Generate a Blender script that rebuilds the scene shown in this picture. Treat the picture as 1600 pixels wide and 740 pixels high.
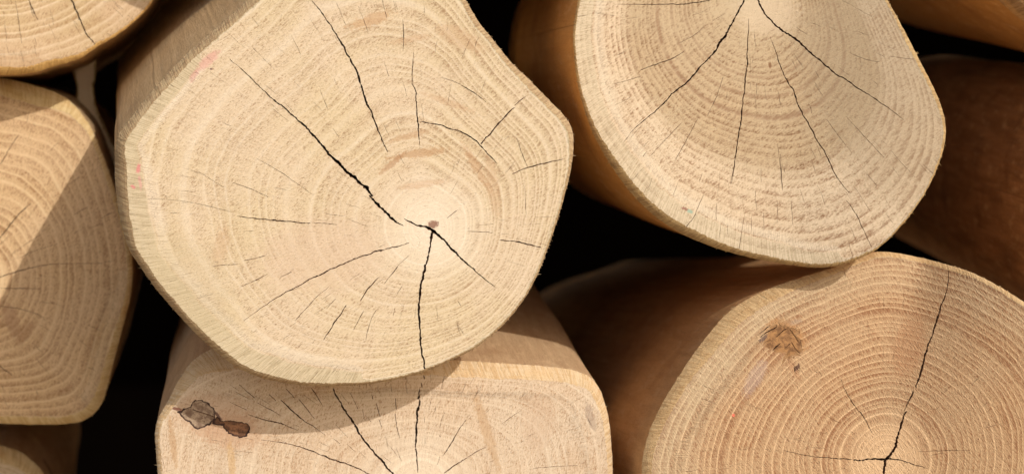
import bpy, math, random
import numpy as np
from mathutils import Vector
from mathutils.geometry import delaunay_2d_cdt

# ---------------------------------------------------------------- scene, camera, light
scene = bpy.context.scene
for o in list(bpy.data.objects):
    bpy.data.objects.remove(o)

W, H = 1600.0, 740.0                 # pixel frame the outlines were measured in
FW = 0.5                             # picture width = FW * distance (72 mm lens on 36 mm)
cam = bpy.data.cameras.new("camera")
cam.lens = 72; cam.sensor_width = 36
cam.clip_start = 0.01; cam.clip_end = 200
cam.dof.use_dof = True; cam.dof.focus_distance = 1.33; cam.dof.aperture_fstop = 5.6
cam_o = bpy.data.objects.new("camera", cam)
cam_o.rotation_euler = (math.radians(90), 0, 0)
scene.collection.objects.link(cam_o)
scene.camera = cam_o

SUN = Vector((0.50, -0.69, 0.50)).normalized()       # towards the sun
world = bpy.data.worlds.new("World"); scene.world = world; world.use_nodes = True
nt = world.node_tree
sky = nt.nodes.new("ShaderNodeTexSky"); sky.sky_type = 'NISHITA'; sky.sun_disc = False
sky.dust_density = 2.2; sky.ozone_density = 0.4; sky.air_density = 1.0
sky.sun_elevation = math.asin(SUN.z)
sky.sun_rotation = math.atan2(SUN.x, SUN.y)
nt.links.new(sky.outputs[0], nt.nodes["Background"].inputs[0])
nt.nodes["Background"].inputs[1].default_value = 0.15

sun = bpy.data.lights.new("sun", 'SUN'); sun.energy = 3.0; sun.angle = math.radians(0.5)
sun.color = (1.0, 0.955, 0.89)
sun_o = bpy.data.objects.new("sun", sun)
sun_o.rotation_euler = (-SUN).to_track_quat('-Z', 'Y').to_euler()
sun_o.location = SUN * 5
scene.collection.objects.link(sun_o)

scene.view_settings.view_transform = 'Standard'
scene.view_settings.look = 'None'
scene.view_settings.exposure = -0.06
scene.view_settings.gamma = 1.0
scene.render.resolution_x = 1024; scene.render.resolution_y = 473
scene.render.engine = 'CYCLES'
scene.cycles.max_bounces = 8; scene.cycles.diffuse_bounces = 5

# ---------------------------------------------------------------- node helpers
class E:
    """A float socket with arithmetic."""
    def __init__(s, g, sock): s.g, s.s = g, sock
    def _m(s, op, *a, clamp=False):
        n = s.g.nodes.new("ShaderNodeMath"); n.operation = op; n.use_clamp = clamp
        for i, x in enumerate((s,) + a):
            if isinstance(x, E): s.g.links.new(x.s, n.inputs[i])
            else: n.inputs[i].default_value = float(x)
        return E(s.g, n.outputs[0])
    def __add__(s, o): return s._m('ADD', o)
    __radd__ = __add__
    def __sub__(s, o): return s._m('SUBTRACT', o)
    def __rsub__(s, o): return (s * -1) + o
    def __mul__(s, o): return s._m('MULTIPLY', o)
    __rmul__ = __mul__
    def __truediv__(s, o): return s._m('DIVIDE', o)
    def pow(s, e): return s._m('POWER', e)
    def fract(s): return s._m('FRACT')
    def floor(s): return s._m('FLOOR')
    def abs(s): return s._m('ABSOLUTE')
    def max(s, o): return s._m('MAXIMUM', o)
    def min(s, o): return s._m('MINIMUM', o)
    def clamp(s): return s._m('ADD', 0, clamp=True)
    def step(s, a, b):
        n = s.g.nodes.new("ShaderNodeMapRange"); n.interpolation_type = 'SMOOTHSTEP'
        s.g.links.new(s.s, n.inputs[0])
        lo, hi, f0, f1 = (a, b, 0, 1) if a < b else (b, a, 1, 0)
        for k, v in zip((1, 2, 3, 4), (lo, hi, f0, f1)): n.inputs[k].default_value = v
        return E(s.g, n.outputs[0])

def attr(g, name, out='Fac'):
    n = g.nodes.new("ShaderNodeAttribute"); n.attribute_name = name
    return n.outputs[out]
def comb(g, x, y, z=0):
    n = g.nodes.new("ShaderNodeCombineXYZ")
    for i, v in enumerate((x, y, z)):
        if isinstance(v, E): g.links.new(v.s, n.inputs[i])
        else: n.inputs[i].default_value = v
    return n.outputs[0]
def sep(g, v):
    n = g.nodes.new("ShaderNodeSeparateXYZ"); g.links.new(v, n.inputs[0])
    return [E(g, n.outputs[i]) for i in range(3)]
def noise(g, v, scale=1, detail=2, rough=.5, col=False, dist=0):
    n = g.nodes.new("ShaderNodeTexNoise"); n.inputs['Scale'].default_value = scale
    n.inputs['Detail'].default_value = detail; n.inputs['Roughness'].default_value = rough
    n.inputs['Distortion'].default_value = dist
    g.links.new(v, n.inputs['Vector'])
    return n.outputs['Color'] if col else E(g, n.outputs['Fac'])
def noise1(g, e, scale=1, detail=0):
    n = g.nodes.new("ShaderNodeTexNoise"); n.noise_dimensions = '1D'
    n.inputs['Scale'].default_value = scale; n.inputs['Detail'].default_value = detail
    g.links.new(e.s, n.inputs['W'])
    return E(g, n.outputs['Fac'])
def white1(g, e):
    n = g.nodes.new("ShaderNodeTexWhiteNoise"); n.noise_dimensions = '1D'
    g.links.new(e.s, n.inputs['W']); return E(g, n.outputs['Value'])
def mixc(g, f, a, b, mode='MIX'):
    n = g.nodes.new("ShaderNodeMix"); n.data_type = 'RGBA'; n.blend_type = mode
    for sock, v in ((n.inputs[0], f), (n.inputs[6], a), (n.inputs[7], b)):
        if isinstance(v, E): g.links.new(v.s, sock)
        elif isinstance(v, (tuple, list)): sock.default_value = (*v, 1) if len(v) == 3 else v
        elif isinstance(v, (int, float)): sock.default_value = v
        else: g.links.new(v, sock)
    return n.outputs[2]
def new_mat(name):
    m = bpy.data.materials.new(name); m.use_nodes = True
    g = m.node_tree
    b = g.nodes["Principled BSDF"]
    b.inputs['Roughness'].default_value = 0.75
    b.inputs['Specular IOR Level'].default_value = 0.2
    return m, g, b
def bump(g, b, h, dist, strength=1.0):
    n = g.nodes.new("ShaderNodeBump"); n.inputs['Distance'].default_value = dist
    n.inputs['Strength'].default_value = strength
    g.links.new(h.s, n.inputs['Height']); g.links.new(n.outputs[0], b.inputs['Normal'])

# ---------------------------------------------------------------- wood materials
def end_grain(p, seed, pith):
    """Sawn end grain: growth rings, pores, saw fuzz, hairline rays, stains."""
    m, g, b = new_mat("end_grain")
    P0 = attr(g, "fc", 'Vector'); rho = E(g, attr(g, "rho")); er = E(g, attr(g, "edge"))
    x, y, _ = sep(g, P0)
    P = comb(g, x, y, seed * 37.3)
    # saw fuzz coordinates, stretched along the saw direction
    a = math.radians(p.get('hatch', 35)); ca, sa = math.cos(a), math.sin(a)
    hx = x * ca + y * sa; hy = y * ca - x * sa
    hatch = noise(g, comb(g, hx * .085, hy * .42, seed), 1, 3, .6)
    hatch2 = noise(g, comb(g, hx * .18, hy * .55, seed + 9), 1, 2, .6)
    fuzz = noise(g, P, .55, 3, .65)
    a2 = math.radians(p.get('saw', p.get('hatch', 35) - 16)); c2, s2 = math.cos(a2), math.sin(a2)
    saw = noise(g, comb(g, (x * c2 + y * s2) * .022, (y * c2 - x * s2) * .26, seed + 5), 1, 3, .6)
    blot = noise(g, P, .009, 3, .55)
    blot2 = noise(g, P, .028, 3, .6)
    warp = noise(g, P, p.get('wfreq', .012), 2, .5) - .5
    warp2 = noise(g, P, .07, 2, .5) - .5
    s = rho + warp * p.get('warp', .03) + warp2 * p.get('warp2', .002) + (fuzz - .5) * .002
    ph = s * p['rings'] + (noise1(g, s, 9.0) - .5) * p.get('irr', 1.6) + seed
    f = ph.fract(); rk = white1(g, ph.floor()); rk2 = white1(g, ph.floor() + 71.3)
    # late wood: darkens slowly towards the ring boundary, then stops
    late = f.step(.15, .86) * f.step(1.0, .9)
    light = f.step(0, .07) * f.step(p.get('lw', .3), .12)
    band = noise1(g, s + seed * 3.1, 13.0, 2)
    band2 = noise1(g, s + seed * 1.7, 45.0, 1)
    # coordinates round the pith
    r = (x * x + y * y).pow(.5).max(1.0)
    dx, dy = x / r, y / r
    ray = noise(g, comb(g, dx * 95, dy * 95, rho * 5 + seed), 1, 2, .6)
    rayf = noise(g, comb(g, dx * 260, dy * 260, rho * 14 + seed), 1, 1, .6)
    dash = noise(g, comb(g, dx * 30, dy * 30, rho * 190), 1, 2, .6)
    pore = noise(g, P, .36, 1, .5).step(.63, .74)
    grain = noise(g, P, .40, 2, .65); dash2 = noise(g, comb(g, dx * 70, dy * 70, rho * 420), 1, 1, .6)
    sprk = noise(g, comb(g, hx * .20, hy * .60, seed + 3), 1, 1, .5)
    near = (r + (blot2 - .5) * 60).step(p.get('core', 60) * 1.9, p.get('core', 60) * .2)
    amp = blot.step(.36, .64) * .95 + blot2.step(.35, .65) * .35 + .15
    dk = late * (rk * .75 + .35) * p['dark'] * amp
    if p.get('strong'):                              # rings are tighter and darker on one side of the heart
        ux, uy, lo_, hi_, kk = p['strong']
        dk = dk * ((x * ux + y * uy + (blot2 - .5) * 160).step(lo_, hi_) * kk + 1)
    dk = dk * (.35 + hatch.step(.35, .65) * .9)
    dk = dk + (hatch.step(.52, .72)) * p.get('hd', .25) * (.3 + band.step(.4, .7))
    dk = dk + band.step(.5, .75) * p.get('bd', .2) + blot2.step(.5, .75) * p.get('bl', .15)
    dk = dk + hatch2.step(.5, .8) * p.get('h2', .22) + pore * (late * .6 + .4) * p.get('pore', .3)
    dk = dk + ray.step(.56, .75) * p.get('ray', .1) + rayf.step(.6, .8) * p.get('ray', .1) * .8
    dk = dk + dash.step(.56, .72) * p.get('dash', .1)
    dk = dk + (grain - .5) * p.get('gr', 1.0) + (dash2 - .5) * .7 + (rayf - .5) * p.get('rf', .5) + sprk.step(.55, .62) * (late * .8 + .5) * (1 + hatch2.step(.4, .6)) * p.get('sp', .3) - .03
    dk = dk + (saw - .5) * p.get('sawk', .7)
    dk = dk * (1 - near * .55)
    col = mixc(g, dk.clamp(), p['base'], p['late'])
    col = mixc(g, blot.step(.35, .7) * .6, col, mixc(g, 1.0, col, p.get('tint', (.93, .97, .84)), 'MULTIPLY'))
    lt = light * (rk2 * .7 + .5) * p['light'] * (.35 + dash.step(.3, .6) * .65) + ray.step(.44, .28) * p.get('ray', .1) * .7
    lt = lt + near * .35 * p.get('corel', 1.0) + hatch.step(.45, .25) * .22
    col = mixc(g, lt.clamp(), col, p['early'])
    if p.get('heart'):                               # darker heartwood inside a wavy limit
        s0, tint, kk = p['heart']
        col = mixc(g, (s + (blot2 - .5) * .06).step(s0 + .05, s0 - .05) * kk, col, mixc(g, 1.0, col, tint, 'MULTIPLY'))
    for (s0, wd, st) in p.get('arcs', []):           # single strong rings
        k = (s - s0).abs().step(wd, wd * .25) * (.4 + hatch.step(.3, .6) * .6) * blot2.step(.25, .5)
        col = mixc(g, k * st, col, p['late'])
    # band of outer wood inside the cut edge
    ew = er + (hatch - .5) * .22 + (blot2 - .5) * .3
    k = ew.step(1.05, .85)
    stripes = rayf.step(.42, .62)
    bc = mixc(g, (stripes * .75 + hatch2 * .35).clamp(), p.get('band_l', (.60, .50, .335)), p.get('band_d', (.38, .30, .18)))
    col = mixc(g, k * p.get('bandk', 0), col, bc)
    k = ew.step(1.0, 1.15) * ew.step(1.9, 1.3)
    col = mixc(g, k * p.get('inner', 0), col, p['early'])
    # stains given by place: (x, y, radius x, radius y, degrees, colour, strength, roughness)
    for (u, v, rx, ry, deg, c, st, rg) in p.get('stains_and_shade', []):
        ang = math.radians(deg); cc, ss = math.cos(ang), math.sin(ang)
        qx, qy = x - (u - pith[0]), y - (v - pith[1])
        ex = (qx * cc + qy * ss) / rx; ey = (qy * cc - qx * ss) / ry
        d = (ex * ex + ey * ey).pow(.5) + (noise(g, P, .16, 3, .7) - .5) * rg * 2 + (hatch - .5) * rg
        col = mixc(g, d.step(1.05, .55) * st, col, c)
    g.links.new(col, b.inputs['Base Color'])
    h = hatch * .7 + hatch2 * .9 + saw * .9 + fuzz * .2 + grain * .3 - sprk * .5 - pore * .5 - late * .15 * p['dark'] + stripes * k * .5
    bump(g, b, h, p.get('bump', .00038), 1.0)
    return m

def side_wood(p, seed):
    """Peeled round side: long streaks, fine speckle, scuffs."""
    m, g, b = new_mat("peeled_wood")
    u, d, _ = sep(g, attr(g, "sc", 'Vector'))
    st = noise(g, comb(g, u * .06, d * .006, seed), 1, 4, .6)
    fine = noise(g, comb(g, u * .38, d * .09, seed), 1, 3, .6)
    sp = noise(g, comb(g, u * .35, d * .35, seed), 1, 3, .7)
    bl = noise(g, comb(g, u * .012, d * .012, seed), 1, 3, .6)
    col = mixc(g, (st.step(.3, .75) * p.get('stk', .45) + fine.step(.45, .7) * .35).clamp(), p.get('side', (.52, .33, .16)), p.get('side_d', (.33, .175, .07)))
    col = mixc(g, bl.step(.5, .75) * .5, col, p.get('side_b', (.27, .13, .06)))
    fib = noise(g, comb(g, u * .9, d * .03, seed + 2), 1, 3, .6)
    scf = noise(g, comb(g, u * .05, d * .02, seed + 6), 1, 4, .7)
    col = mixc(g, fib.step(.48, .68) * p.get('fib', .45), col, p.get('side_d', (.33, .175, .07)))
    col = mixc(g, scf.step(.54, .66) * p.get('scf', .35), col, (.70, .50, .29))
    col = mixc(g, sp.step(.55, .72) * p.get('spk', .4), col, (.68, .50, .32))
    if p.get('side_k'):
        k = noise(g, comb(g, u * .022, d * .022, seed + 4), 1, 2, .5).step(.64, .7)
        col = mixc(g, k * .7, col, (.1, .05, .025))
    g.links.new(col, b.inputs['Base Color'])
    b.inputs['Roughness'].default_value = .6
    bump(g, b, fine * .7 + sp * .5 + st * 1.5 + fib * .5 + scf, .0006, .9)
    return m

def bevel_wood(p, seed):
    """Shaved rim between the side and the sawn end: short hatching across the rim."""
    m, g, b = new_mat("shaved_rim")
    u, d, _ = sep(g, attr(g, "sc", 'Vector'))
    ht = noise(g, comb(g, u * .34 + d * .12, d * .03, seed), 1, 3, .65)
    fz = noise(g, comb(g, u * .45, d * .45, seed), 1, 2, .7)
    bl = noise(g, comb(g, u * .02, d * .05, seed), 1, 3, .6)
    ln = noise(g, comb(g, u * .012, d * .3, seed), 1, 2, .6)
    k = ht.step(.42, .60) * .75 + fz.step(.5, .7) * .3 + ln.step(.5, .7) * .35
    col = mixc(g, k.clamp(), p.get('rim', (.58, .42, .2)), p.get('rim_d', (.33, .2, .085)))
    col = mixc(g, bl.step(.5, .7) * .45, col, p.get('rim_b', (.6, .36, .14)))
    g.links.new(col, b.inputs['Base Color'])
    bump(g, b, ht * 1.2 + fz * .9 + ln * .6, .0009, 1.0)
    return m

def crack_wood():
    m, g, b = new_mat("split_wood")
    t = g.nodes.new("ShaderNodeTexCoord")
    n = noise(g, t.outputs['Object'], 400, 2, .6)
    g.links.new(mixc(g, n, (.16, .08, .04), (.26, .13, .07)), b.inputs['Base Color'])
    b.inputs['Roughness'].default_value = .95
    return m
CRACK = crack_wood()

def knot_wood(kind):
    m, g, b = new_mat("knot_wood")
    P = attr(g, "fc", 'Vector')
    er = E(g, attr(g, "edge"))
    n1 = noise(g, P, .09, 4, .6, dist=.6); n2 = noise(g, P, .4, 3, .6); n3 = noise(g, P, .05, 2, .5)
    base, dark, rim = {
        'grey': ((.47, .35, .24), (.17, .10, .065), (.055, .028, .022)),
        'red': ((.31, .15, .075), (.10, .05, .03), (.05, .025, .02)),
        'brown': ((.40, .21, .085), (.15, .072, .032), (.33, .185, .085))}[kind]
    col = mixc(g, (n1.step(.42, .62) * .75 + n2.step(.5, .7) * .4).clamp(), base, dark)
    col = mixc(g, n3.step(.52, .62) * .5, col, dark)
    swirl = (er * .55 + n1 * 7).fract().step(.62, .95)             # the knot's own rings
    col = mixc(g, swirl * .55, col, dark)
    col = mixc(g, (er + (n2 - .5) * 4 + (n1 - .5) * 7).step(2.6, .6), col, rim)
    g.links.new(col, b.inputs['Base Color'])
    bump(g, b, n1 + n2, .0006, .8)
    return m

# ---------------------------------------------------------------- geometry helpers
def catmull(pts, step=2.2, closed=True):
    pts = np.array(pts, float); n = len(pts); out = []
    idx = range(n) if closed else range(n - 1)
    for i in idx:
        g = (lambda k: pts[k % n]) if closed else (lambda k: pts[min(max(k, 0), n - 1)])
        a, b, c, d = g(i - 1), g(i), g(i + 1), g(i + 2)
        L = np.linalg.norm((c - b)[:2]); m = max(1, int(L / step))
        for t in np.arange(m) / m:
            out.append(.5 * ((2 * b) + (c - a) * t + (2 * a - 5 * b + 4 * c - d) * t * t + (3 * b - a - 3 * c + d) * t ** 3))
    if not closed: out.append(pts[-1])
    return np.array(out)

def inside(poly, q):
    x, y = q[:, 0], q[:, 1]; r = np.zeros(len(q), bool)
    for (x0, y0), (x1, y1) in zip(poly, np.roll(poly, -1, 0)):
        if y0 == y1: continue
        c = (y0 > y) != (y1 > y)
        r ^= c & (x < (x1 - x0) * (y - y0) / (y1 - y0) + x0)
    return r

def edge_dist(poly, q, val=None):
    a = poly; b = np.roll(poly, -1, 0); d = b - a; dd = (d * d).sum(1) + 1e-9
    out = np.empty(len(q)); k = np.empty(len(q), int)
    for i in range(0, len(q), 2000):
        p = q[i:i + 2000, None, :]
        t = np.clip(((p - a) * d).sum(2) / dd, 0, 1)
        e = np.sqrt(((p - (a + t[..., None] * d)) ** 2).sum(2))
        k[i:i + 2000] = e.argmin(1); out[i:i + 2000] = e.min(1)
    return (out, val[k]) if val is not None else out

def crack_poly(pts, rng, wmul=1.0):
    """Jagged closed outline of a crack from (u, v, width) points."""
    c = catmull(pts, 2.4, closed=False)
    if len(c) < 3: c = catmull([pts[0], [(a + b) / 2 for a, b in zip(pts[0], pts[-1])], pts[-1]], 2.0, False)
    t = np.gradient(c[:, :2], axis=0); t /= np.linalg.norm(t, axis=1)[:, None] + 1e-9
    n = np.stack([-t[:, 1], t[:, 0]], 1); m = len(c)
    wander = np.convolve(rng.normal(0, 1, m + 6), np.ones(4) / 4, 'same')[3:m + 3] * 1.05
    w = np.maximum(c[:, 2], .3) * wmul * .5
    wl = w * np.clip(1 + rng.normal(0, .34, m), .25, 1.9); wr = w * np.clip(1 + rng.normal(0, .34, m), .25, 1.9)
    wander *= np.clip(w * 1.1, .25, 1.0)
    wl[0] = wr[0] = wl[-1] = wr[-1] = .06
    L = c[:, :2] + n * (wander + wl)[:, None]; R = c[:, :2] + n * (wander - wr)[:, None]
    return np.vstack([L, R[::-1]])

def mesh_obj(name, verts, faces, mat, parent, origin, attrs=None, smooth=False, tail=0):
    me = bpy.data.meshes.new(name)
    v = np.asarray(verts, float) - np.asarray(origin, float)
    me.from_pydata(v.tolist(), [], [list(map(int, f)) for f in faces])
    for k, a in (attrs or {}).items():
        a = np.asarray(a, float)
        if a.ndim == 1:
            at = me.attributes.new(k, 'FLOAT', 'POINT'); at.data.foreach_set('value', a.astype(np.float32))
        else:
            at = me.attributes.new(k, 'FLOAT_VECTOR', 'POINT'); at.data.foreach_set('vector', a.astype(np.float32).ravel())
    if smooth: me.polygons.foreach_set('use_smooth', [True] * len(me.polygons))
    me.materials.append(mat)
    if tail:
        me.materials.append(CRACK)
        me.polygons.foreach_set('material_index', [0] * (len(faces) - tail) + [1] * tail)
    me.update()
    o = bpy.data.objects.new(name, me); scene.collection.objects.link(o)
    if parent: o.parent = parent
    return o

def build_log(name, label, outline, Y, vp, pith, p, cracks=(), hair=(), knots=(), length=.45,
              seed=1, tilt=.6, grid=7.0, checks=60, taper=0.0, group="peeled logs in the pile", fuzz=90, fstep=2.2):
    rng = np.random.default_rng(seed)
    pts = [tuple(q) + (6, 0)[len(q) - 2:] if len(q) < 4 else tuple(q) for q in outline]
    oc = catmull(pts, fstep)
    out, cw, bw = oc[:, :2], np.maximum(oc[:, 2], .5), np.where(oc[:, 3] < 15, .8, oc[:, 3])
    # inward normals
    t = np.roll(out, -2, 0) - np.roll(out, 2, 0); t /= np.linalg.norm(t, axis=1)[:, None] + 1e-9
    n = np.stack([-t[:, 1], t[:, 0]], 1)
    area = .5 * np.sum(out[:, 0] * np.roll(out[:, 1], -1) - np.roll(out[:, 0], -1) * out[:, 1])
    if area < 0: n = -n
    M = len(out)
    ju = np.convolve(rng.normal(0, 1, M + 8), np.ones(3) / 3, 'same')[4:M + 4]
    lw = np.convolve(rng.normal(0, 1, M + 40), np.ones(15) / 15, 'same')[20:M + 20] * 2.2
    out = out + n * (ju * .35)[:, None]
    inn = out + n * (cw * (1 + lw * .07) + rng.normal(0, .5, M))[:, None]
    # plane and axis
    ax = np.array([(vp[0] - 800) * FW / W, 1.0, -(vp[1] - 370) * FW / W])
    pn = np.array([ax[0] * tilt, 1.0, ax[2] * tilt])
    c0 = out.mean(0); c0 = np.clip(c0, [0, 0], [1600, 740])
    ray0 = np.array([(c0[0] - 800) * FW / W, 1, -(c0[1] - 370) * FW / W]) * Y
    def proj(q, off=0.0):
        q = np.asarray(q, float)
        ray = np.stack([(q[:, 0] - 800) * FW / W, np.ones(len(q)), -(q[:, 1] - 370) * FW / W], 1)
        tt = (ray0 @ pn) / (ray @ pn)
        if p.get('fold'):                            # second saw cut at a shallow angle; also serves a bend shaped for shading
            fx, fy, gx_, gy_, kf, s0, s1, sat, fade = p['fold']
            L = math.hypot(gx_ - fx, gy_ - fy)
            dist = ((q[:, 0] - fx) * (gy_ - fy) - (q[:, 1] - fy) * (gx_ - fx)) / L
            soft = s0 + np.clip(q[:, 1] - fy, 0, None) * s1
            dist = np.where(dist > 12 * soft, dist, soft * np.log1p(np.exp(np.clip(dist / soft, -30, 12))))
            dist = sat * np.tanh(dist / sat)
            tt = tt - dist * kf * Y * FW / W * np.clip(1 - (q[:, 1] - fy) / fade, .15, 1) / (ray @ pn)
        return ray * tt[:, None] + ax * (np.broadcast_to(off, (len(q),)))[:, None]
    px = FW * Y / W                                        # metres per pixel
    low = proj(out); k = low[:, 2].argmin()
    origin = np.array([low[:, 0].mean(), low[:, 1].mean() + length * .4, low[:, 2].min()])
    root = bpy.data.objects.new(name, None); scene.collection.objects.link(root)
    root.location = origin; root.empty_display_size = .05
    root['label'] = label; root['category'] = 'log'; root['group'] = group
    # ---- end face: constrained triangulation with the cracks cut out
    cracks = list(cracks) + [[(q[0], q[1], q[2] * .85) for q in c] for c in hair]
    cps = [crack_poly(c, rng, p.get('cw', .55)) for c in cracks]
    hps = []
    lo, hi = inn.min(0), inn.max(0)
    pit = np.array(pith, float)
    ang_o = np.arctan2(inn[:, 1] - pit[1], inn[:, 0] - pit[0]); Rr = np.hypot(*(inn - pit).T)
    bins = 720; th = np.linspace(-np.pi, np.pi, bins, endpoint=False)
    order = np.argsort(ang_o); Rt = np.interp(th, ang_o[order], Rr[order], period=2 * np.pi)
    ker = np.exp(-.5 * (np.arange(-40, 41) / p.get('rsmooth', 9)) ** 2); ker /= ker.sum()
    Rt = np.convolve(np.r_[Rt[-40:], Rt, Rt[:40]], ker, 'valid')
    Rc = p.get('Rc', min(1.15 * Rt.min(), 1.7 * Rt.min()))
    def rho_of(q):
        d = q - pit; a = np.arctan2(d[:, 1], d[:, 0]); r = np.hypot(d[:, 0], d[:, 1])
        R = np.interp(a, th, Rt, period=2 * np.pi)
        D = R - Rc; D = np.where(np.abs(D) < 1, 1, D)
        disc = np.maximum(Rc ** 2 + 4 * D * r, 0)
        return (-Rc + np.sqrt(disc)) / (2 * D)
    for _ in range(checks):                                 # small seasoning checks along the rays
        for _t in range(20):
            q = lo + rng.random(2) * (hi - lo)
            if -20 < q[0] < 1620 and -20 < q[1] < 760: break
        d = q - pit; r = np.hypot(*d)
        if r < 50: continue
        d = d / r; L = rng.uniform(7, 30); e = q + d * L + rng.normal(0, 1.5, 2)
        w = rng.uniform(.22, .55)
        hps.append(crack_poly([(*q, .2), (*((q + e) / 2 + rng.normal(0, .6, 2)), w), (*e, .2)], rng))
    kps = [catmull(kp, 3)[:, :2] + rng.normal(0, 3.2 if kd == 'brown' else .8, (len(catmull(kp, 3)), 2)) for kd, kp in knots]
    gx, gy = np.meshgrid(np.arange(lo[0], hi[0], grid), np.arange(lo[1], hi[1], grid))
    gp = np.stack([gx.ravel(), gy.ravel()], 1) + rng.uniform(-.3, .3, (gx.size, 2)) * grid
    gp = gp[inside(inn, gp)]; gp = gp[edge_dist(inn, gp) > grid * .4]
    V = [Vector(q) for q in inn]; ED = [(i, (i + 1) % M) for i in range(M)]
    for poly in cps + hps + kps:
        k0, m_ = len(V), len(poly); V += [Vector(q) for q in poly]
        ED += [(k0 + i, k0 + (i + 1) % m_) for i in range(m_)]
    V += [Vector(q) for q in gp]
    vo, _, fo, _, _, _ = delaunay_2d_cdt(V, ED, [], 0, 1e-4)
    vo = np.array([[a.x, a.y] for a in vo]); nc, nh, nk = len(cps), len(hps), len(kps)
    fo = np.array([f for f in fo if len(f) == 3])
    A_, B_, C_ = vo[fo[:, 0]], vo[fo[:, 1]], vo[fo[:, 2]]
    cr_ = (B_[:, 0] - A_[:, 0]) * (C_[:, 1] - A_[:, 1]) - (B_[:, 1] - A_[:, 1]) * (C_[:, 0] - A_[:, 0])
    fo[cr_ > 0] = fo[cr_ > 0][:, [0, 2, 1]]
    cc = (A_ + B_ + C_) / 3
    cls = np.full(len(fo), -1); ii = np.zeros(len(fo), bool)
    for i in range(0, len(fo), 8000): ii[i:i + 8000] = inside(inn, cc[i:i + 8000])
    ii &= np.abs(cr_) > 1e-7
    cls[ii] = 0
    order_ = [(nc + nh + 1 + i, q) for i, q in enumerate(kps)] + [(nc + 1 + i, q) for i, q in enumerate(hps)] + [(1 + i, q) for i, q in enumerate(cps)]
    for cid, poly in order_:
        l_, h_ = poly.min(0), poly.max(0)
        w_ = np.where(ii & (cc[:, 0] >= l_[0]) & (cc[:, 0] <= h_[0]) & (cc[:, 1] >= l_[1]) & (cc[:, 1] <= h_[1]))[0]
        if len(w_): cls[w_[inside(poly, cc[w_])]] = cid
    face_t, crk, hr, kn = [], {}, [], {}
    for f, c in zip(fo.tolist(), cls.tolist()):
        if c < 0: continue
        if c == 0: face_t.append(f)
        elif c <= nc: crk.setdefault(c, []).append(f)
        elif c <= nc + nh: hr.append(f)
        else: kn.setdefault(c, []).append(f)
    solid = set()
    for f in face_t + [t for l in kn.values() for t in l]:
        for i in range(3): solid.add((f[i], f[(i + 1) % 3]))
    top = proj(vo)
    fc = np.c_[vo - pit, np.zeros(len(vo))]
    rho = rho_of(vo); ed, bnd = edge_dist(inn, vo, bw); erel = np.clip(ed / bnd, 0, 4)
    solid_face = {(f[i], f[(i + 1) % 3]) for f in face_t for i in range(3)}
    def recess(tris, depth, solid=solid):
        """floor and walls of a slit"""
        vs, fs, mp = [], [], {}
        def vid(i, deep):
            if (i, deep) not in mp:
                mp[(i, deep)] = len(vs); vs.append(top[i] + ax * (depth if deep else 0))
            return mp[(i, deep)]
        for f in tris:
            fs.append([vid(i, 1) for i in f])
            for i in range(3):
                a, b_ = f[i], f[(i + 1) % 3]
                if (b_, a) in solid:
                    fs.append([vid(b_, 0), vid(b_, 1), vid(a, 1), vid(a, 0)])
        return vs, fs, [k_[0] for k_ in sorted(mp, key=mp.get)]
    fmat = end_grain(p, seed * .731, pit)
    ids = sorted({i for f in face_t for i in f}); mp = {i: k_ for k_, i in enumerate(ids)}
    verts = [top[i] for i in ids]; faces = [[mp[i] for i in f] for f in face_t]
    src = list(ids)
    vs, fs, own = recess(hr, .004)                          # fine random checks are part of the face itself
    k0 = len(verts); verts = verts + list(vs); faces = faces + [[i + k0 for i in f] for f in fs]; src = src + list(own)
    mesh_obj("end_face", verts, faces, fmat, root, origin,
             dict(fc=fc[src], rho=rho[src], edge=erel[src]), tail=len(fs))
    for cid, tris in crk.items():
        wmax = max(q[2] for q in cracks[cid - 1])
        vs, fs, _ = recess(tris, min(.03, .006 + .004 * wmax))
        if not len(vs): continue
        mesh_obj("crack", vs, fs, CRACK, root, origin)
    for kid, tris in kn.items():
        kind = knots[kid - nc - nh - 1][0]
        vs, fs, ids = recess(tris, .0004 if kind == 'brown' else .0010, solid_face)      # sunk a little below the sawn face
        mesh_obj("knot", vs, fs, knot_wood(kind), root, origin,
                 dict(fc=fc[ids], edge=edge_dist(kps[kid - nc - nh - 1], vo[ids])))
    # ---- shaved rim
    arc = np.r_[0, np.cumsum(np.hypot(*(np.roll(out, -1, 0) - out).T))]; seam = arc[:-1]
    rows, sc = [], []
    R = 5
    for j in range(R):
        tj = j / (R - 1); q = inn + (out - inn) * tj
        depth = cw * px * (.35 * tj + .75 * tj * tj) * p.get('rimdeep', .9)
        rows.append(proj(q, depth)); sc.append(np.stack([seam, cw * 1.3 * tj, 0 * seam], 1))
    rv = np.vstack(rows); sa_ = np.vstack(sc)
    s_ = -1 if area > 0 else 1
    def quads(nr):
        i = np.arange(M); i2 = (i + 1) % M; fs = []
        for j in range(nr - 1):
            a, b_, c_, d_ = j * M + i, j * M + i2, (j + 1) * M + i2, (j + 1) * M + i
            fs.append(np.stack([a, b_, c_, d_] if s_ < 0 else [a, d_, c_, b_], 1))
        return np.vstack(fs)
    # torn fibres standing off the sawn edge
    rf = quads(R).tolist(); rv = rv.tolist(); sa_ = sa_.tolist()
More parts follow.
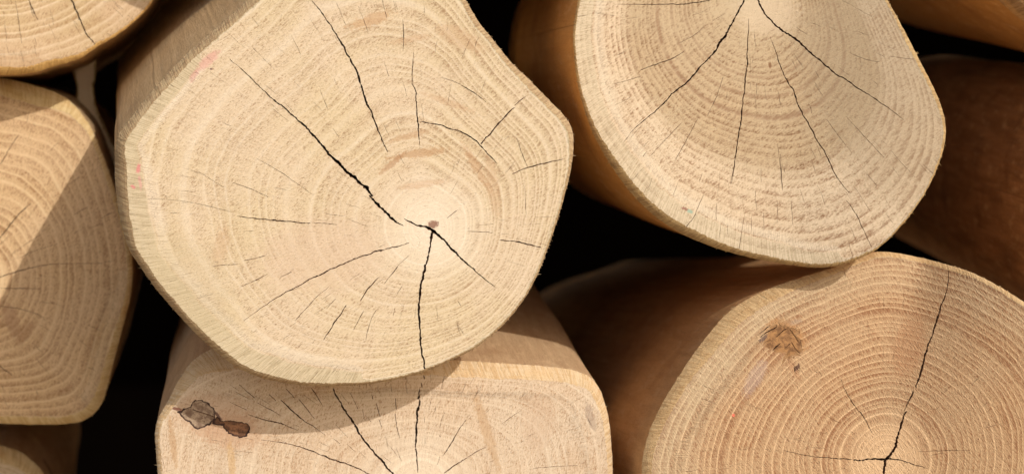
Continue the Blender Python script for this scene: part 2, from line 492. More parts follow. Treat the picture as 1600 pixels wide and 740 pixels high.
    for _ in range(fuzz):
        i = rng.integers(M); o0 = out[i]; tt = t[i]
        h = rng.uniform(.5, 2.8) * (1 if rng.random() < .85 else 2.2); wd = rng.uniform(.5, 1.2)
        tip = o0 - n[i] * h + tt * rng.normal(0, 2.2)
        base = proj(np.array([o0 - tt * wd + n[i], o0 + tt * wd + n[i], tip, o0 + n[i] * 1.0]), np.array([cw[i] * px * .9] * 3 + [cw[i] * px * .9 + .0006]))
        k0 = len(rv); rv += base.tolist(); sa_ += [[seam[i], 3, 0]] * 4
        rf += [[k0, k0 + 1, k0 + 2], [k0 + 1, k0 + 3, k0 + 2], [k0 + 3, k0, k0 + 2]]
    mesh_obj("shaved_rim", rv, rf, bevel_wood(p, seed * 1.3), root, origin, dict(sc=np.array(sa_)), smooth=True)
    # ---- body
    cen = out.mean(0)
    th2 = np.arctan2(out[:, 1] - cen[1], out[:, 0] - cen[0])
    ds = np.array([0, .002, .005, .01, .018, .03, .045, .065, .09, .12, .16, .2, .25, .3, .36, .42, .5, .6, .75, .9, 1.2])
    ds = np.r_[ds[ds < length], length]
    ph_ = rng.uniform(0, 6.28, 8); rows, sc = [], []
    base_off = cw * px * 1.1 * p.get('rimdeep', .9)
    C3 = proj(cen[None])[0]
    for d in ds:
        q = proj(out, base_off)
        rad = q - C3 - ax * base_off[:, None]
        lump = sum(np.sin(th2 * m_ + ph_[m_] + d * (9 + 5 * m_)) / m_ for m_ in range(2, 7)) * .006 * min(1, d / .12)
        bul = p.get('bulge', 0.0) * (1 - math.exp(-d / .05))
        q = q + rad * (lump * 1.2 + taper * d + bul)[:, None] + ax * d
        rows.append(q); sc.append(np.stack([seam, np.full(M, d / px), 0 * seam], 1))
    rv = np.vstack(rows); fs = quads(len(ds)).tolist()
    cap = list(range((len(ds) - 1) * M, len(ds) * M)); fs.append(cap if s_ > 0 else cap[::-1])
    mesh_obj("side", rv, fs, side_wood(p, seed * 2.1), root, origin, dict(sc=np.vstack(sc)), smooth=True)
    return root
#@@DATA
# ---------------------------------------------------------------- the logs of the pile
cream = dict(base=(.60, .452, .305), late=(.36, .235, .14), early=(.78, .68, .54))

# --- big log in the middle
A_out = [(183,218,14,18),(179,262,19,24),(183,320,18,30),(190,355,16,32),(200,388,13,32),(220,420,12,26),(245,455,12,28),
 (275,490,12,28),(305,522,12,28),(335,550,12,27),(367,574,11,26),(402,590,10,30),(440,599,9,28),(485,604,7,25),(530,604,6,20),
 (580,600,5,14),(630,591,5,10),(670,579,5,8),(710,562,5,8),(745,543,5,6),(780,515,4,5),(815,475,4,5),(838,435,4,5),
 (858,385,4,5),(873,340,4,5),(889,285,5,6),(897,240,7,8),(896,205,9,10),(884,183,10,12),(860,158,10,12),(830,127,10,12),
 (800,98,9,12),(775,67,8,12),(750,36,8,12),(728,0,8,12),(705,-35,8,8),(670,-66,8,8),(620,-85,8,8),(560,-95,8,8),(500,-86,8,8),
 (440,-50,10,10),(395,-6,12,14),(350,35,12,12),(290,88,12,16),(238,144,13,18),(203,188,13,18)]
A_cr = [
 [(358,92,1),(385,115,1.8),(410,140,2.2),(440,165,2.8),(465,187,3.4),(490,212,4.2),(515,242,5.4),(540,265,6.2),(560,283,7),(572,293,7.5),(583,307,4)],
 [(577,304,3),(588,318,6.5),(598,327,5.5),(612,340,5.5),(622,348,3),(631,353,1)],
 [(631,341,1),(640,346,3),(652,352,3.5),(668,355,5),(676,360,8),(683,366,6.5),(695,376,5),(705,388,4.5),(720,403,3.6),(735,416,2.6),(752,431,2),(775,449,1)],
 [(675,362,5),(672,385,4.4),(667,405,4.2),(661,430,5),(656,460,4.6),(655,490,4.2),(656,520,4),(659,550,3.6),(663,572,3.6),(666,588,3)],
 [(487,0,1.8),(512,33,2.4),(535,70,3.2),(550,97,3.6),(560,117,4.2),(567,145,4),(575,165,4.2),(582,180,3.4),(588,198,2.6),(597,220,2.2),(606,238,1.2)],
 [(655,191,1.4),(668,192,2),(690,196,2.6),(702,201,2),(720,206,2.6),(740,217,2.6),(752,229,2.8),(762,240,2.2),(770,248,1.6),(777,257,1)],
 [(751,226,2),(760,215,2.8),(775,197,3),(795,176,2.8),(804,168,1.6)], [(804,165,2),(822,150,1)],
 [(643,130,1),(649,141,2),(651,170,2.2),(653,200,2.4),(656,230,1)],
 [(640,378,1),(620,385,2),(590,392,2.6),(560,402,2.6),(530,415,2.6),(500,429,2.4),(470,444,2.2),(440,460,1.8),(412,478,1.2),(380,501,.6)],
 [(370,337,1),(395,341,2),(440,345,2.6),(485,349,1.6)],
 [(780,375,1.4),(800,377,2.4),(830,382,2.8),(846,387,2)],
 [(592,433,1.6),(576,450,2.4),(563,470,1.4)], [(542,475,1.4),(522,504,2.4),(505,531,1)],
 [(800,272,1.2),(825,262,2),(850,256,2.2),(880,248,1)],
]
A_h = [[(597,0,.8),(601,14,1.2),(605,30,.8)],[(629,30,1),(631,55,1.8),(630,80,1.2)],[(646,82,1.4),(645,105,1.8),(643,130,1)],
 [(687,121,.8),(705,126,1.2),(720,132,1)],[(720,132,1.6),(735,142,2),(748,150,1.6),(760,160,1)],
 [(490,348,1),(510,349,1.4),(527,351,.8)],[(543,342,.8),(575,354,1)],[(400,247,.8),(440,270,1.2),(490,305,.8)],
 [(363,285,.8),(388,293,1.6),(398,298,1.4)],[(398,298,1.2),(420,308,1.2)],[(310,268,.8),(350,293,1)],[(230,310,.6),(280,313,.9),(330,323,1.1),(360,331,.6)],
 [(380,407,1),(400,403,1.6),(415,399,1.2)],[(331,416,.7),(350,414,1.4),(373,412,1)],[(378,447,.8),(400,437,1.5),(419,427,1)],[(438,433,1),(456,424,1.4)],
 [(460,501,1.2),(482,478,1.5),(495,463,1.2),(514,448,.8)],[(600,443,1.4),(619,420,1.8),(625,412,1.2),(640,398,.8)],[(552,515,1),(568,485,1.5)],
 [(571,531,.8),(579,501,1.1),(588,483,1)],[(614,493,.8),(617,481,1.2)],[(715,469,1),(720,478,1.2)],[(714,505,.9),(725,522,1.2)],[(510,482,1),(525,466,1.3)],
 [(620,460,.8),(629,445,1.1)],[(807,215,1),(815,238,1.6),(825,262,1.2)],[(820,290,.8),(822,335,1.2)],[(730,361,1.4),(770,363,1.4)],[(698,341,1),(715,328,1.6)],
 [(302,80,1),(309,86,2)],[(252,120,1.4),(262,128,1.4),(272,137,1)],[(395,75,1),(430,110,.6)],[(560,10,.6),(575,50,1)],[(455,55,.6),(470,85,1)],[(500,140,.6),(512,170,1)],
 [(520,200,.6),(530,215,1)],[(600,95,.6),(608,120,1.1)],[(735,60,.7),(722,90,1)]]
build_log("log", "big cream log in the middle, long diagonal split running to its heart", A_out, 1.30, (200,-300), (674,357),
 dict(cream, base=(.645,.51,.352), corel=1.7, cw=.68, bump=.0003, saw=-52, strong=(.8,-.3,-60,60,1.6), rings=26, dark=.2, light=.3,  hatch=-32, warp=.05, wfreq=.008, bandk=.8, inner=.3, ray=.14, hd=.10, bd=.10, bl=.08, dash=.10, gr=.75,
  core=62, Rc=235, tint=(.97,.98,.86), irr=3.0, rim=(.50,.36,.20), rim_d=(.30,.19,.10), rim_b=(.56,.42,.25), spk=.6,
  stains_and_shade=[(325,95,28,9,-42,(.62,.30,.26),.55,.5),(303,118,14,6,-60,(.55,.25,.22),.5,.6),(216,264,4,10,10,(.68,.16,.2),.6,.8),(219,285,3,14,-8,(.7,.3,.3),.45,.8),(208,292,5,3,20,(.66,.16,.2),.6,.9),
   (580,32,44,11,-18,(.48,.28,.14),.55,.9),(655,240,56,8,-8,(.44,.26,.13),.65,.9),(612,256,30,6,-40,(.40,.23,.12),.65,.8),(640,212,40,6,-15,(.46,.28,.15),.5,.9),(745,262,8,50,-30,(.46,.27,.14),.5,.9),(640,62,40,6,-10,(.48,.3,.17),.4,.9),(700,160,50,6,20,(.48,.3,.17),.45,.9),(677,350,10,7,0,(.2,.07,.04),.8,.7),
   (720,60,48,18,28,(.48,.30,.17),.45,.6),(345,385,14,40,10,(.5,.32,.18),.4,.7),(660,288,45,7,-8,(.5,.3,.17),.4,.6),(770,290,12,60,-8,(.5,.32,.19),.4,.6),
   (330,108,3,2,0,(.12,.05,.05),.8,.3),(500,400,120,70,-10,(.60,.44,.31),.45,.6),(300,450,70,110,-35,(.52,.42,.26),.4,.5)],
  side=(.64,.43,.22), side_d=(.46,.28,.13), side_b=(.40,.24,.13)),
 A_cr, A_h, length=.42, seed=3, tilt=.5, checks=170, fuzz=300)

# --- upper right log
B_out = [(897,40,3,26),(898,90,3,28),(905,140,4,28),(920,190,6,28),(940,232,9,28),(965,272,11,28),(995,310,12,28),(1030,342,13,26),(1070,367,13,26),
 (1110,384,11,26),(1150,397,9,26),(1200,408,8,24),(1250,416,7,20),(1290,418,6,18),(1325,411,5,14),(1360,396,4,8),(1385,378,3,6),(1415,346,3,6),
 (1445,304,3,6),(1466,262,4,8),(1478,222,5,10),(1479,190,7,10),(1468,152,8,12),(1450,115,8,12),(1428,72,8,12),(1408,35,6,10),(1388,0,5,8),
 (1365,-45,5,8),(1330,-95,5,8),(1280,-140,5,8),(1200,-170,5,8),(1120,-172,5,8),(1030,-145,5,8),(960,-95,4,8),(915,-35,3,20)]
B_cr = [
 [(1166,-8,5),(1163,0,4.6),(1155,15,5.4),(1145,35,6),(1135,52,6.2),(1120,76,5.4),(1107,92,4)],
 [(1108,90,3.4),(1090,110,4.6),(1075,127,4.2),(1050,148,3.6),(1030,168,3.2),(1010,185,2.4),(990,202,1.5),(975,222,.9)],
 [(1180,-6,4),(1183,0,4),(1195,20,5),(1210,38,5.2),(1225,50,5.2),(1245,62,5),(1262,78,4.6),(1285,98,4.2),(1305,115,4),(1320,123,3.4),(1340,138,3),(1365,153,2.5),(1390,170,2),(1413,188,.9)],
 [(1170,28,1),(1168,70,2.8),(1167,100,3.2),(1163,140,3.2),(1160,160,2)],[(1161,158,2),(1159,180,3.6),(1155,210,3.2),(1150,240,2.8),(1143,288,1)],
 [(1203,58,.8),(1212,80,2),(1220,105,2.2),(1232,130,3),(1240,142,3.6),(1250,170,3.8),(1262,192,3.2),(1275,215,3.2),(1290,240,2.8),(1304,270,2.4),(1318,291,1.8),(1330,303,1)],
 [(960,7,.7),(985,7,1.4),(1030,7,2),(1060,7,2.6),(1090,4,2.6),(1110,0,2.2),(1140,-8,1.6)],
 [(1000,110,1.4),(1030,99,2.4),(1050,92,2),(1070,80,1)],
 [(1322,312,1),(1336,331,2),(1348,356,2),(1362,387,1.4)],
 [(1101,301,1),(1089,327,1.6),(1084,340,1.8),(1074,352,2.2),(1064,366,1.2)],
]
B_h = [[(1060,68,1),(1085,55,1.4),(1100,42,1)],[(1112,34,1),(1135,20,.8)],[(955,132,.8),(980,126,1.5),(1002,119,1)],[(1015,245,1),(1040,218,1.6),(1065,192,1)],
 [(1055,250,1),(1072,220,2),(1092,182,1)],[(1105,182,1),(1120,150,1.6),(1130,120,1)],[(1147,260,1.6),(1141,289,1)],[(1092,285,1),(1097,271,1.4)],
 [(1189,262,1),(1189,286,1.4)],[(1219,240,1),(1221,270,1.8),(1223,297,1.2)],[(1180,298,1),(1182,329,1.3)],[(1164,333,1),(1159,363,1.5),(1154,391,1.4)],
 [(1215,315,.8),(1214,350,1.3)],[(1236,313,1.2),(1239,352,1.1)],[(1285,304,1.3),(1289,321,1)],[(1352,269,1),(1370,290,1.6)],[(1336,293,1),(1359,329,1.2)],
 [(1384,333,.8),(1395,348,1.4)],[(1120,317,.9),(1119,345,1)],[(1322,182,.9),(1352,215,1.5),(1382,247,1)],[(1292,187,.8),(1310,212,1.4),(1332,240,.9)],
 [(1392,235,.8),(1412,258,1.2),(1430,277,.8)],[(1442,256,1),(1460,274,1.4)],[(1327,82,.8),(1350,92,1.3),(1375,97,.8)],[(1215,225,.8),(1219,260,1.4),(1222,295,.8)],
 [(1215,140,.7),(1220,165,1.4)],[(1280,-20,.7),(1360,25,.8)],[(985,285,.8),(1005,262,1.2)],[(1390,88,1),(1428,93,1.5)],[(930,20,.6),(960,25,1)],[(960,165,.8),(985,152,1.1)]]
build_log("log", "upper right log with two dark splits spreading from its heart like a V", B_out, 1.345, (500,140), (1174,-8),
 dict(fold=(1290,-100,1190,420,.45,45,0,260,5000), heart=(.76,(.76,.72,.645),.95), base=(.67,.53,.365), late=(.31,.19,.11), early=(.76,.65,.49), strong=(1,.1,20,190,.7), bump=.00026, rings=35, dark=.48, light=.14, cw=.5, hatch=-36, warp=.03, wfreq=.006, bandk=.6, inner=.4, core=48,  # right half: bend shaped to darken it, rings deepened to paint in shading
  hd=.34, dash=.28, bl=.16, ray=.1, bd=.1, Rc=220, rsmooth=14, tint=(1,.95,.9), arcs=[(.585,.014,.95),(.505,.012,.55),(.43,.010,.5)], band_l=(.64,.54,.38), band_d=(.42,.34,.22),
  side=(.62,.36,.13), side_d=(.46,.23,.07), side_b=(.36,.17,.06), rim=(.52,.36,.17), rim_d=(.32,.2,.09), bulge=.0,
  stains_and_shade=[(1380,120,150,270,-25,(.36,.27,.17),.5,.4),(1070,326,7,3,20,(.25,.08,.06),.7,.8),(1078,330,5,4,20,(.25,.42,.33),.7,.6),(1203,102,3,6,-10,(.2,.09,.04),.8,.4),(1146,97,3,2,0,(.22,.1,.05),.7,.4),  # first, large ellipse paints shading into the right half's wood colour
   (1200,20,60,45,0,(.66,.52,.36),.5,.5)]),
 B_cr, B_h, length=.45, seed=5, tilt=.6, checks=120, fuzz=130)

# --- lower right log
C_out = [(1005,745,14,30),(1012,690,14,30),(1035,635,16,34),(1070,578,18,34),(1105,530,22,34),(1140,490,22,30),(1185,460,20,26),(1240,438,14,20),(1300,419,10,16),
 (1340,404,8,14),(1378,393,8,14),(1430,400,8,14),(1482,413,8,14),(1535,432,8,14),(1600,470,8,14),(1660,520,8,14),(1710,600,8,14),(1728,700,8,14),(1705,820,8,14),
 (1640,930,8,14),(1540,1000,8,14),(1420,1030,8,14),(1300,1010,8,14),(1180,960,10,14),(1080,890,12,14),(1020,810,14,20)]
C_cr = [
 [(1482,416,1.2),(1482,440,2.2),(1479,455,2.2)],[(1480,452,2.4),(1472,475,3.6),(1465,495,4.2),(1458,520,4.2),(1450,540,4.6),(1443,565,5.2),(1437,590,4.8),(1431,606,3)],
 [(1428,609,3.6),(1421,625,4),(1413,641,1.4)],[(1417,641,3.4),(1410,660,5.4),(1403,680,5.6),(1399,697,6.4),(1389,712,7),(1383,720,6),(1381,745,4.6),(1380,780,4)],
 [(1388,716,5.4),(1365,717,4.6),(1333,718,3)],[(1332,717,1.4),(1315,716,2.4),(1300,715,2.2),(1260,711,1.8),(1225,703,1)],
 [(1386,716,3.6),(1410,719,2.6),(1430,725,2.2),(1450,731,1)],
 [(1314,590,1),(1320,608,1.8),(1335,632,2.2),(1350,652,2),(1363,677,1)],
]
C_h = [[(1435,705,.8),(1475,703,1.3),(1515,703,.8)],[(1205,705,.8),(1195,700,.8)],[(1285,645,.8),(1313,661,1.5)],[(1470,632,.8),(1462,640,1)],[(1230,560,.8),(1250,580,1.2)],
 [(1272,577,1),(1278,583,2)]]
build_log("log", "tan lower right log with fine pale rings and a brown knot near its edge", C_out, 1.362, (350,430), (1385,716),
 dict(corel=1.9, heart=(.84,(.95,.87,.80),.8), bump=.0005, fold=(1446,395,1392,600,.85,3,.12,170,560), base=(.49,.345,.205), late=(.29,.155,.08), early=(.72,.52,.32), rings=32, dark=.65, light=.85, lw=.22, hatch=62, warp=.03, wfreq=.011, core=52, bandk=.25, inner=.0,
  hd=.22, dash=.1, ray=.12, bd=.25, bl=.2, h2=.25, Rc=300, rsmooth=9, irr=2.0, tint=(1,.93,.86), rimdeep=.7,
  rim=(.58,.40,.21), rim_d=(.42,.26,.12), rim_b=(.6,.4,.2),
  side=(.66,.39,.18), side_d=(.46,.24,.10), side_b=(.40,.20,.08), stk=.6, scf=.3, spk=.25, fib=.35,
  stains_and_shade=[(1180,590,40,14,-60,(.42,.31,.25),.5,.5),(1146,648,3,3,0,(.75,.15,.1),.8,.3),(1420,540,30,60,15,(.42,.22,.11),.5,.5),(1240,575,26,6,60,(.38,.2,.1),.5,.7),
    (1245,573,4,7,30,(.12,.06,.04),.9,.9),(1195,527,14,4,-35,(.12,.08,.07),.75,.9),(1232,506,22,5,-15,(.28,.2,.16),.5,.9),(1228,524,42,26,35,(.44,.235,.10),.8,.45)]),
 C_cr, C_h + [[(1186,528,1),(1200,518,3.4),(1214,509,1.5)],[(1183,524,1),(1195,514,2.6),(1203,508,1)],[(1207,548,1),(1214,540,4),(1220,536,1)],[(1212,527,1),(1224,516,2.4),(1232,512,1)],
   [(1241,571,1),(1243,580,3),(1245,584,1)],[(1248,568,1),(1250,576,2.6)],[(1225,545,.8),(1236,536,1.6)]],
 [('brown', [(1218,505),(1238,510),(1250,524),(1253,542),(1244,556),(1228,560),(1214,552),(1199,545),(1190,534),(1203,518)])], length=.85, seed=8, tilt=.5, checks=70, fuzz=130)

# --- lower middle log
D_out = [(243,700,8,12),(242,675,9,12),(247,655,9,12),(262,628,12,14),(283,590,18,22),(308,562,26,26),(350,545,32,30),(420,540,40,30),(520,548,36,26),(620,560,24,20),
 (720,567,22,20),(790,571,20,18),(850,575,18,18),(895,581,18,20),(925,593,16,26),(942,618,14,30),(953,660,11,30),(958,720,9,24),(958,780,8,14),(950,860,8,12),
 (920,930,8,12),(850,980,8,12),(750,1000,8,12),(600,1005,8,12),(450,990,8,12),(340,950,8,12),(275,880,8,12),(252,790,8,12)]
D_cr = [
 [(661,580,4),(663,592,4)],[(659,597,3),(659.5,606,3.4)],[(655.5,606,3.6),(654,624,5.4)],[(656,622,3),(653,640,6),(651,657,5.4),(650,677,5.2),(649.5,699,3.6)],[(650,699,4),(652,716,3.4),(653,738,1.4)],
 [(520,606,2.4),(527,621,4.2),(538,638,4.4),(550,657,5.2),(560,674,5.2),(575,694,5.2),(589,711,5.4),(602,725,5.2),(615,740,4.4),(630,752,2)],
 [(407,686,.9),(444,691,1.7),(461,695,2.2),(480,701,2.6),(504,711,3.2),(529,720,3.2),(553,729,3.2),(577,740,2.8),(610,752,1)],
 [(387,647,1.2),(410,654,2.4),(439,661,2.4),(466,672,1.2)],[(439,624,1.6),(459,643,3.2),(476,657,2.6),(495,669,1.6),(509,680,.8)],
 [(730,714,1.6),(713,724,2.8),(694,739,2.4)],[(760,697,1),(745,705,2.2),(730,714,1.4)],
 [(729,654,1),(717,671,2.2),(704,693,2.4),(692,712,1.6)],
]
D_h = [[(486,605,2),(495,618,2.4),(505,635,1.2)],[(358,627,1),(386,640,1.6)],[(373,600,1.4),(398,621,2)],[(401,628,1),(424,640,2),(439,649,1)],[(420,615,2),(432,626,1.6)],
 [(446,606,1.6),(460,621,2)],[(466,622,1.6),(480,639,2.2),(492,654,1.2)],[(519,683,1),(532,693,1.7)],[(542,693,1),(555,705,1.2)],[(547,613,1),(559,638,1.6)],
 [(566,638,1.3),(570,656,1)],[(580,615,1.8),(583,624,1.6)],[(588,629,1.8),(594,651,2.4)],[(592,654,1.8),(597,667,1.6)],[(618,621,2),(619,640,1.6)],
 [(617,645,1.5),(620,665,2),(625,686,1)],[(603,682,1),(606,697,1.2)],[(619,699,1),(627,720,1.2)],[(524,662,1),(543,682,1.4)],[(735,646,.8),(729,652,1.4)],
 [(695,643,1),(690,656,1.4),(687,667,.8)],[(681,634,.9),(679,644,1.2)],[(783,662,.9),(800,650,1.4),(815,640,.9)],[(833,731,1),(870,728,1.6),(903,726,1)],
 [(918,652,1.2),(925,665,1.6)],[(686,679,2),(688,683,3.4)],[(560,703,.8),(572,715,1)],[(688,712,1),(683,726,1)],[(366,704,.7),(395,706,1)],[(590,600,1),(591,612,1.2)],
 [(610,598,1),(612,612,1.3)],[(635,600,.8),(636,615,1)],[(560,596,.8),(563,608,1)]]
D_k = [('grey', [(276,641),(284,640),(289,636),(297,635),(301,628),(305,624),(315,624),(326,630),(335,640),(337,650),(333,658),(327,664),(318,666),(310,670),(303,668),(299,661),(290,657),(283,650)]),
       ('red', [(337,650),(345,657),(350,657),(366,656),(374,659),(385,659),(390,666),(388,678),(380,683),(368,680),(358,677),(351,670),(349,664),(340,663),(332,661)])]
build_log("log", "lower middle log with a grey and rust coloured knot, wedged under the big cream log", D_out, 1.37, (430,-200), (655,752),
 dict(base=(.64,.51,.37), late=(.38,.24,.14), early=(.80,.69,.53), rings=19, dark=.16, light=.35, lw=.2, rsmooth=34, hatch=-68, warp=.06, wfreq=.007, core=60, Rc=190, bandk=0, inner=0,
  ray=.12, dash=.08, hd=.18, h2=.26, bl=.2, bd=.2, irr=2.6, tint=(1,.94,.88), rimdeep=.75, band_l=(.66,.50,.3), band_d=(.5,.33,.16),
  rim=(.68,.52,.33), rim_d=(.56,.37,.19), rim_b=(.66,.45,.24), side=(.55,.37,.21), side_d=(.38,.23,.12), side_b=(.34,.19,.09),
  stains_and_shade=[(760,672,10,80,-18,(.46,.28,.14),.5,.5),(360,672,70,34,8,(.50,.29,.17),.45,.5),(335,650,75,45,10,(.52,.32,.2),.4,.5),(840,660,30,60,5,(.52,.36,.24),.35,.6),
    (922,650,8,26,-18,(.34,.25,.19),.55,.7),(275,638,14,3,14,(.16,.06,.04),.9,.3),(270,690,6,50,-8,(.45,.26,.12),.5,.7),(340,648,3,12,-40,(.08,.03,.03),.8,.4),
    (362,720,7,40,-5,(.56,.35,.15),.5,.6)]),
 D_cr, D_h, D_k, length=.45, seed=12, tilt=.45, checks=70, fuzz=150)

# --- left log
E_out = [(-40,112,22,14),(0,121,26,14),(50,133,28,14),(95,149,24,14),(124,174,14,12),(144,204,8,10),(160,242,7,12),(182,304,8,12),(196,350,8,12),(205,395,8,14),
 (206,440,8,16),(200,478,9,18),(189,521,10,18),(178,562,12,18),(167,605,14,18),(157,634,16,18),(134,656,15,12),(101,663,13,12),(50,664,13,12),(0,662,13,12),
 (-80,655,12,12),(-160,630,12,12),(-230,570,12,12),(-262,480,12,12),(-268,400,12,12),(-252,300,12,12),(-210,200,12,12),(-140,135,14,12),(-90,113,18,12)]
E_cr = [[(-30,398,2.6),(0,370,2.8),(32,333,2.6),(49,317,1.2)],[(-20,270,1.4),(0,257,2),(15,232,1.8),(29,211,1)],[(-20,438,3),(0,432,2.8),(32,422,2.2),(65,415,1.6),(97,412,1),(162,411,.7)],
 [(-20,560,2),(0,572,2.8),(20,586,1)]]
E_h = [[(10,403,1),(39,382,1.3),(65,365,.8)],[(114,336,1),(128,328,1.4),(139,322,1)],[(157,342,.8),(175,332,1.5)],[(29,403,.8),(60,390,1),(91,380,.8)],
 [(0,450,1.6),(30,450,1.8),(65,451,1)],[(0,478,1.2),(30,482,1.2),(65,492,.8)],[(75,238,.8),(92,222,1.2)],[(105,290,.8),(125,275,1.3)],[(55,470,.7),(85,474,1)]]
build_log("log", "left log, its end crossed by a diagonal edge of shade below a bright rim", E_out, 1.485, (320,180), (-45,436),
 dict(bump=.0005, base=(.66,.455,.26), late=(.36,.205,.10), early=(.74,.55,.32), rings=19, dark=.6, light=.75, lw=.26, sp=.4, gr=1.1, hatch=-62, warp=.10, wfreq=.009, core=40, Rc=230, bandk=.2, inner=.0,
  ray=.08, hd=.32, h2=.4, bl=.2, bd=.2, dash=.08, pore=.4, irr=1.2, tint=(1,.97,.86), cw=.55, rim=(.70,.53,.28), rim_d=(.55,.36,.15), rimdeep=.7,
  side=(.50,.34,.19), side_d=(.35,.2,.1), stains_and_shade=[(18,500,14,34,-20,(.36,.2,.11),.5,.6),(40,520,10,30,35,(.36,.2,.1),.5,.6)]),
 E_cr, E_h, [], length=.42, seed=15, tilt=.55, checks=60, fuzz=150)

# --- top left log
F_out = [(-80,104,12,12),(-40,113,12,14),(0,117,13,16),(48,114,12,16),(83,104,10,14),(125,91,7,12),(152,73,5,12),(184,54,4,12),(214,30,3,10),(238,3,3,8),(258,-40,3,8),(272,-100,4,8),
 (272,-170,5,8),(250,-250,6,8),(200,-320,6,8),(120,-370,6,8),(0,-390,6,8),(-120,-360,6,8),(-215,-280,6,8),(-260,-170,8,8),(-240,-40,10,8),(-170,50,12,10)]
F_cr = [[(100,-20,2.6),(112,0,3.6),(118,15,4),(128,38,3.2),(137,55,2.8),(150,70,2.2),(154,75,1.6)],[(36,-20,1.4),(45,0,2.2),(53,18,2.4),(59,32,1.2)]]
F_h = [[(24,0,.8),(28,25,1.6),(31,48,1.6),(34,68,.8)],[(68,35,.8),(70,42,1)],[(78,15,.7),(84,34,.8)]]
build_log("log", "top left log with broad pale wavy rings, only its lower part in the photo", F_out, 1.43, (230,200), (-5,-150),
 dict(base=(.60,.425,.26), late=(.41,.25,.13), early=(.77,.62,.43), rings=20, dark=.45, light=.55, lw=.45, hatch=-50, warp=.05, wfreq=.012, core=40, bandk=.35, inner=0,
  hd=.2, dash=.06, bl=.14, band_l=(.5,.31,.15), band_d=(.30,.16,.07), rim=(.75,.47,.17), rim_d=(.6,.35,.12), rim_b=(.72,.42,.13), Rc=240, irr=2.0),
 F_cr, F_h, [], length=.4, seed=19, tilt=.6, checks=40, fuzz=30)

# --- top right log, seen from its side
G_out = [(1540,-30,24,20),(1566,0,26,20),(1600,30,26,20),(1660,75,22,20),(1740,112,14,12),(1840,100,10,12),(1910,30,8,8),(1930,-60,8,8),(1900,-160,8,8),(1820,-225,8,8),
 (1720,-240,8,8),(1620,-200,10,8),(1560,-130,14,8),(1538,-75,20,12)]
build_log("log", "top right log showing its smooth orange brown underside above a black gap", G_out, 1.39, (600,-149), (1735,-60),
 dict(base=(.52,.42,.30), late=(.3,.2,.12), early=(.7,.6,.45), rings=16, dark=.4, light=.4, bandk=.7, rim=(.40,.25,.12), rim_d=(.25,.14,.06), side=(.52,.31,.13), side_d=(.42,.23,.08)),
 (), (), [], length=.5, seed=23, tilt=.6, checks=10, fuzz=20)

# --- dark log at the right, seen from its side
H_out = [(1645,325,8),(1655,260,8),(1690,190,8),(1745,145,8),(1830,131,8),(1920,150,8),(1990,210,8),(2030,300,8),(2025,390,8),(1990,470,8),(1930,540,8),(1850,568,8),(1770,560,8),(1705,530,8),(1664,480,8),(1648,410,8)]
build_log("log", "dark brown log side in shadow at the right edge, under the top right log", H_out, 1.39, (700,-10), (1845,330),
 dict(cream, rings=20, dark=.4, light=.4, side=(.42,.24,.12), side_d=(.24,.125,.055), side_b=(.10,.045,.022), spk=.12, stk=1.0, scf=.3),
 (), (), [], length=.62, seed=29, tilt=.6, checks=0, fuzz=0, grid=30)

# --- low log at the bottom left
I_out = [(-150,690,12,14),(-80,690,16,14),(0,700,20,14),(48,722,18,14),(84,770,14,14),(102,840,10,12),(90,920,10,12),(20,985,8,12),(-80,1000,8,12),(-170,960,8,12),(-222,880,8,12),(-230,790,8,12),(-200,725,10,12)]
build_log("log", "bottom left log in the corner, mostly in shade below the left log", I_out, 1.57, (210,-80), (-60,850),
 dict(cream, rings=18, dark=.4, light=.4, rim=(.72,.56,.32), rim_d=(.5,.33,.15), side=(.46,.32,.19), side_d=(.3,.18,.1), side_k=1),
 (), (), [], length=.42, seed=31, tilt=.5, checks=10, fuzz=20)

# --- small log far back, seen through the gap at the upper left
J_out = [(112,70,3,6),(146,66,3,6),(149,120,3,6),(146,135,3,6),(152,170,3,6),(170,210,3,6),(190,260,3,6),(150,275,3,6),(125,230,3,6),(116,180,3,6),(120,140,3,6),(113,110,3,6)]
build_log("log", "thin log coloured pale as if lit, glimpsed out of focus through the gap beside the top left log", J_out, 1.60, (140,140), (135,160),
 dict(side=(.85,.6,.36), side_d=(.6,.38,.2), base=(.85,.62,.40), late=(.6,.42,.28), early=(.85,.74,.58), rings=8, dark=.3, light=.3), (), (), [], length=.25, seed=37, tilt=.3, checks=0, fuzz=0, grid=9)  # pale colours stand in for light that does not reach this log

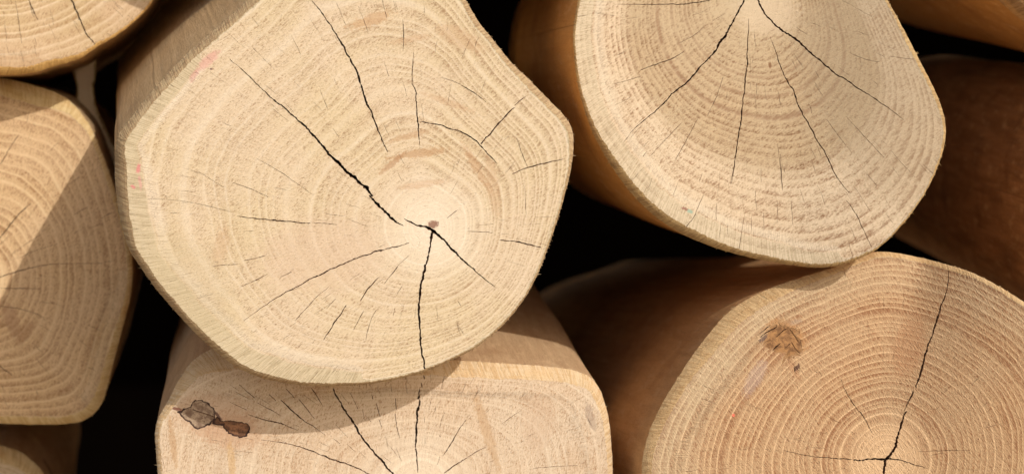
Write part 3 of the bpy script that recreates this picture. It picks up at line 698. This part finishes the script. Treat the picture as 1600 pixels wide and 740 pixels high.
# --- neighbours just outside the picture, simple round logs
def round_out(cx, cy, r, rng, nn=16):
    k = rng.uniform(.93, 1.07, nn)
    return [(cx + r * k[i] * math.cos(2 * math.pi * i / nn), cy + r * k[i] * math.sin(2 * math.pi * i / nn), 8, 12) for i in range(nn)]
near = np.random.default_rng(77)
for cx, cy, r, Y, lab in [(815,-272,205,1.37,"log above the picture between the big cream log and the upper right log"),
                          (390,-330,195,1.36,"log above the picture over the big cream log"),
                          (1440,-395,200,1.38,"log above the picture over the upper right log"),
                          (2150,-170,215,1.36,"log beyond the top right log, added outside the picture to block sun"),  # unseen log added to keep a patch of sun off the dark log
                          (980,1200,190,1.40,"log below the picture under the lower middle log"),
                          (190,1165,165,1.39,"log below the picture beside the bottom left log")]:
    build_log("log", lab, round_out(cx, cy, r, near), Y, (320,-50), (cx + 12, cy + 9), dict(cream, rings=20, dark=.4, light=.4),
     (), (), [], length=.42, seed=int(abs(cx)) % 97 + 40, tilt=.5, checks=0, fuzz=0, grid=30, fstep=8)

# --- near-black box added to shut light out of the gaps, a backing behind the pile
def light_blocker():
    m, g, b = new_mat("light_blocker")
    t = g.nodes.new("ShaderNodeTexCoord")
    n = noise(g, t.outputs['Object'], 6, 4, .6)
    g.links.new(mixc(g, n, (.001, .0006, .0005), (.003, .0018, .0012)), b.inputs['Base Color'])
    b.inputs['Roughness'].default_value = 1; b.inputs['Specular IOR Level'].default_value = 0
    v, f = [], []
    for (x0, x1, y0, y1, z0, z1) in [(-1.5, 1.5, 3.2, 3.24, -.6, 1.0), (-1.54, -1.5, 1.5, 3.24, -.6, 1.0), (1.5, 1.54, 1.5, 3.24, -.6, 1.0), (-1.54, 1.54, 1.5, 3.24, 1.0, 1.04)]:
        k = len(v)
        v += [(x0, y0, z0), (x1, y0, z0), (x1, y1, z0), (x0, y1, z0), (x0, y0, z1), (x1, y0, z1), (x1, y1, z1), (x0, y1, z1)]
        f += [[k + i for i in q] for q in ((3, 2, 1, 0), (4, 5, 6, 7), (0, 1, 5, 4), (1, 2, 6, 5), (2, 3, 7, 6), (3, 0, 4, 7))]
    o = mesh_obj("added_dark_box", v, f, m, None, (0, 0, 0)); o['kind'] = 'structure'
light_blocker()

# --- pale sandy ground under and in front of the pile
def ground():
    m, g, b = new_mat("sandy_ground")
    t = g.nodes.new("ShaderNodeTexCoord")
    n = noise(g, t.outputs['Object'], 9, 6, .65)
    g.links.new(mixc(g, n, (.36, .25, .15), (.58, .44, .28)), b.inputs['Base Color'])
    b.inputs['Roughness'].default_value = 1
    z = -.60
    v = [(-40, -40, z), (40, -40, z), (40, 40, z), (-40, 40, z)]
    o = mesh_obj("ground", v, [(0, 1, 2, 3)], m, None, (0, 0, 0)); o['kind'] = 'structure'
ground()
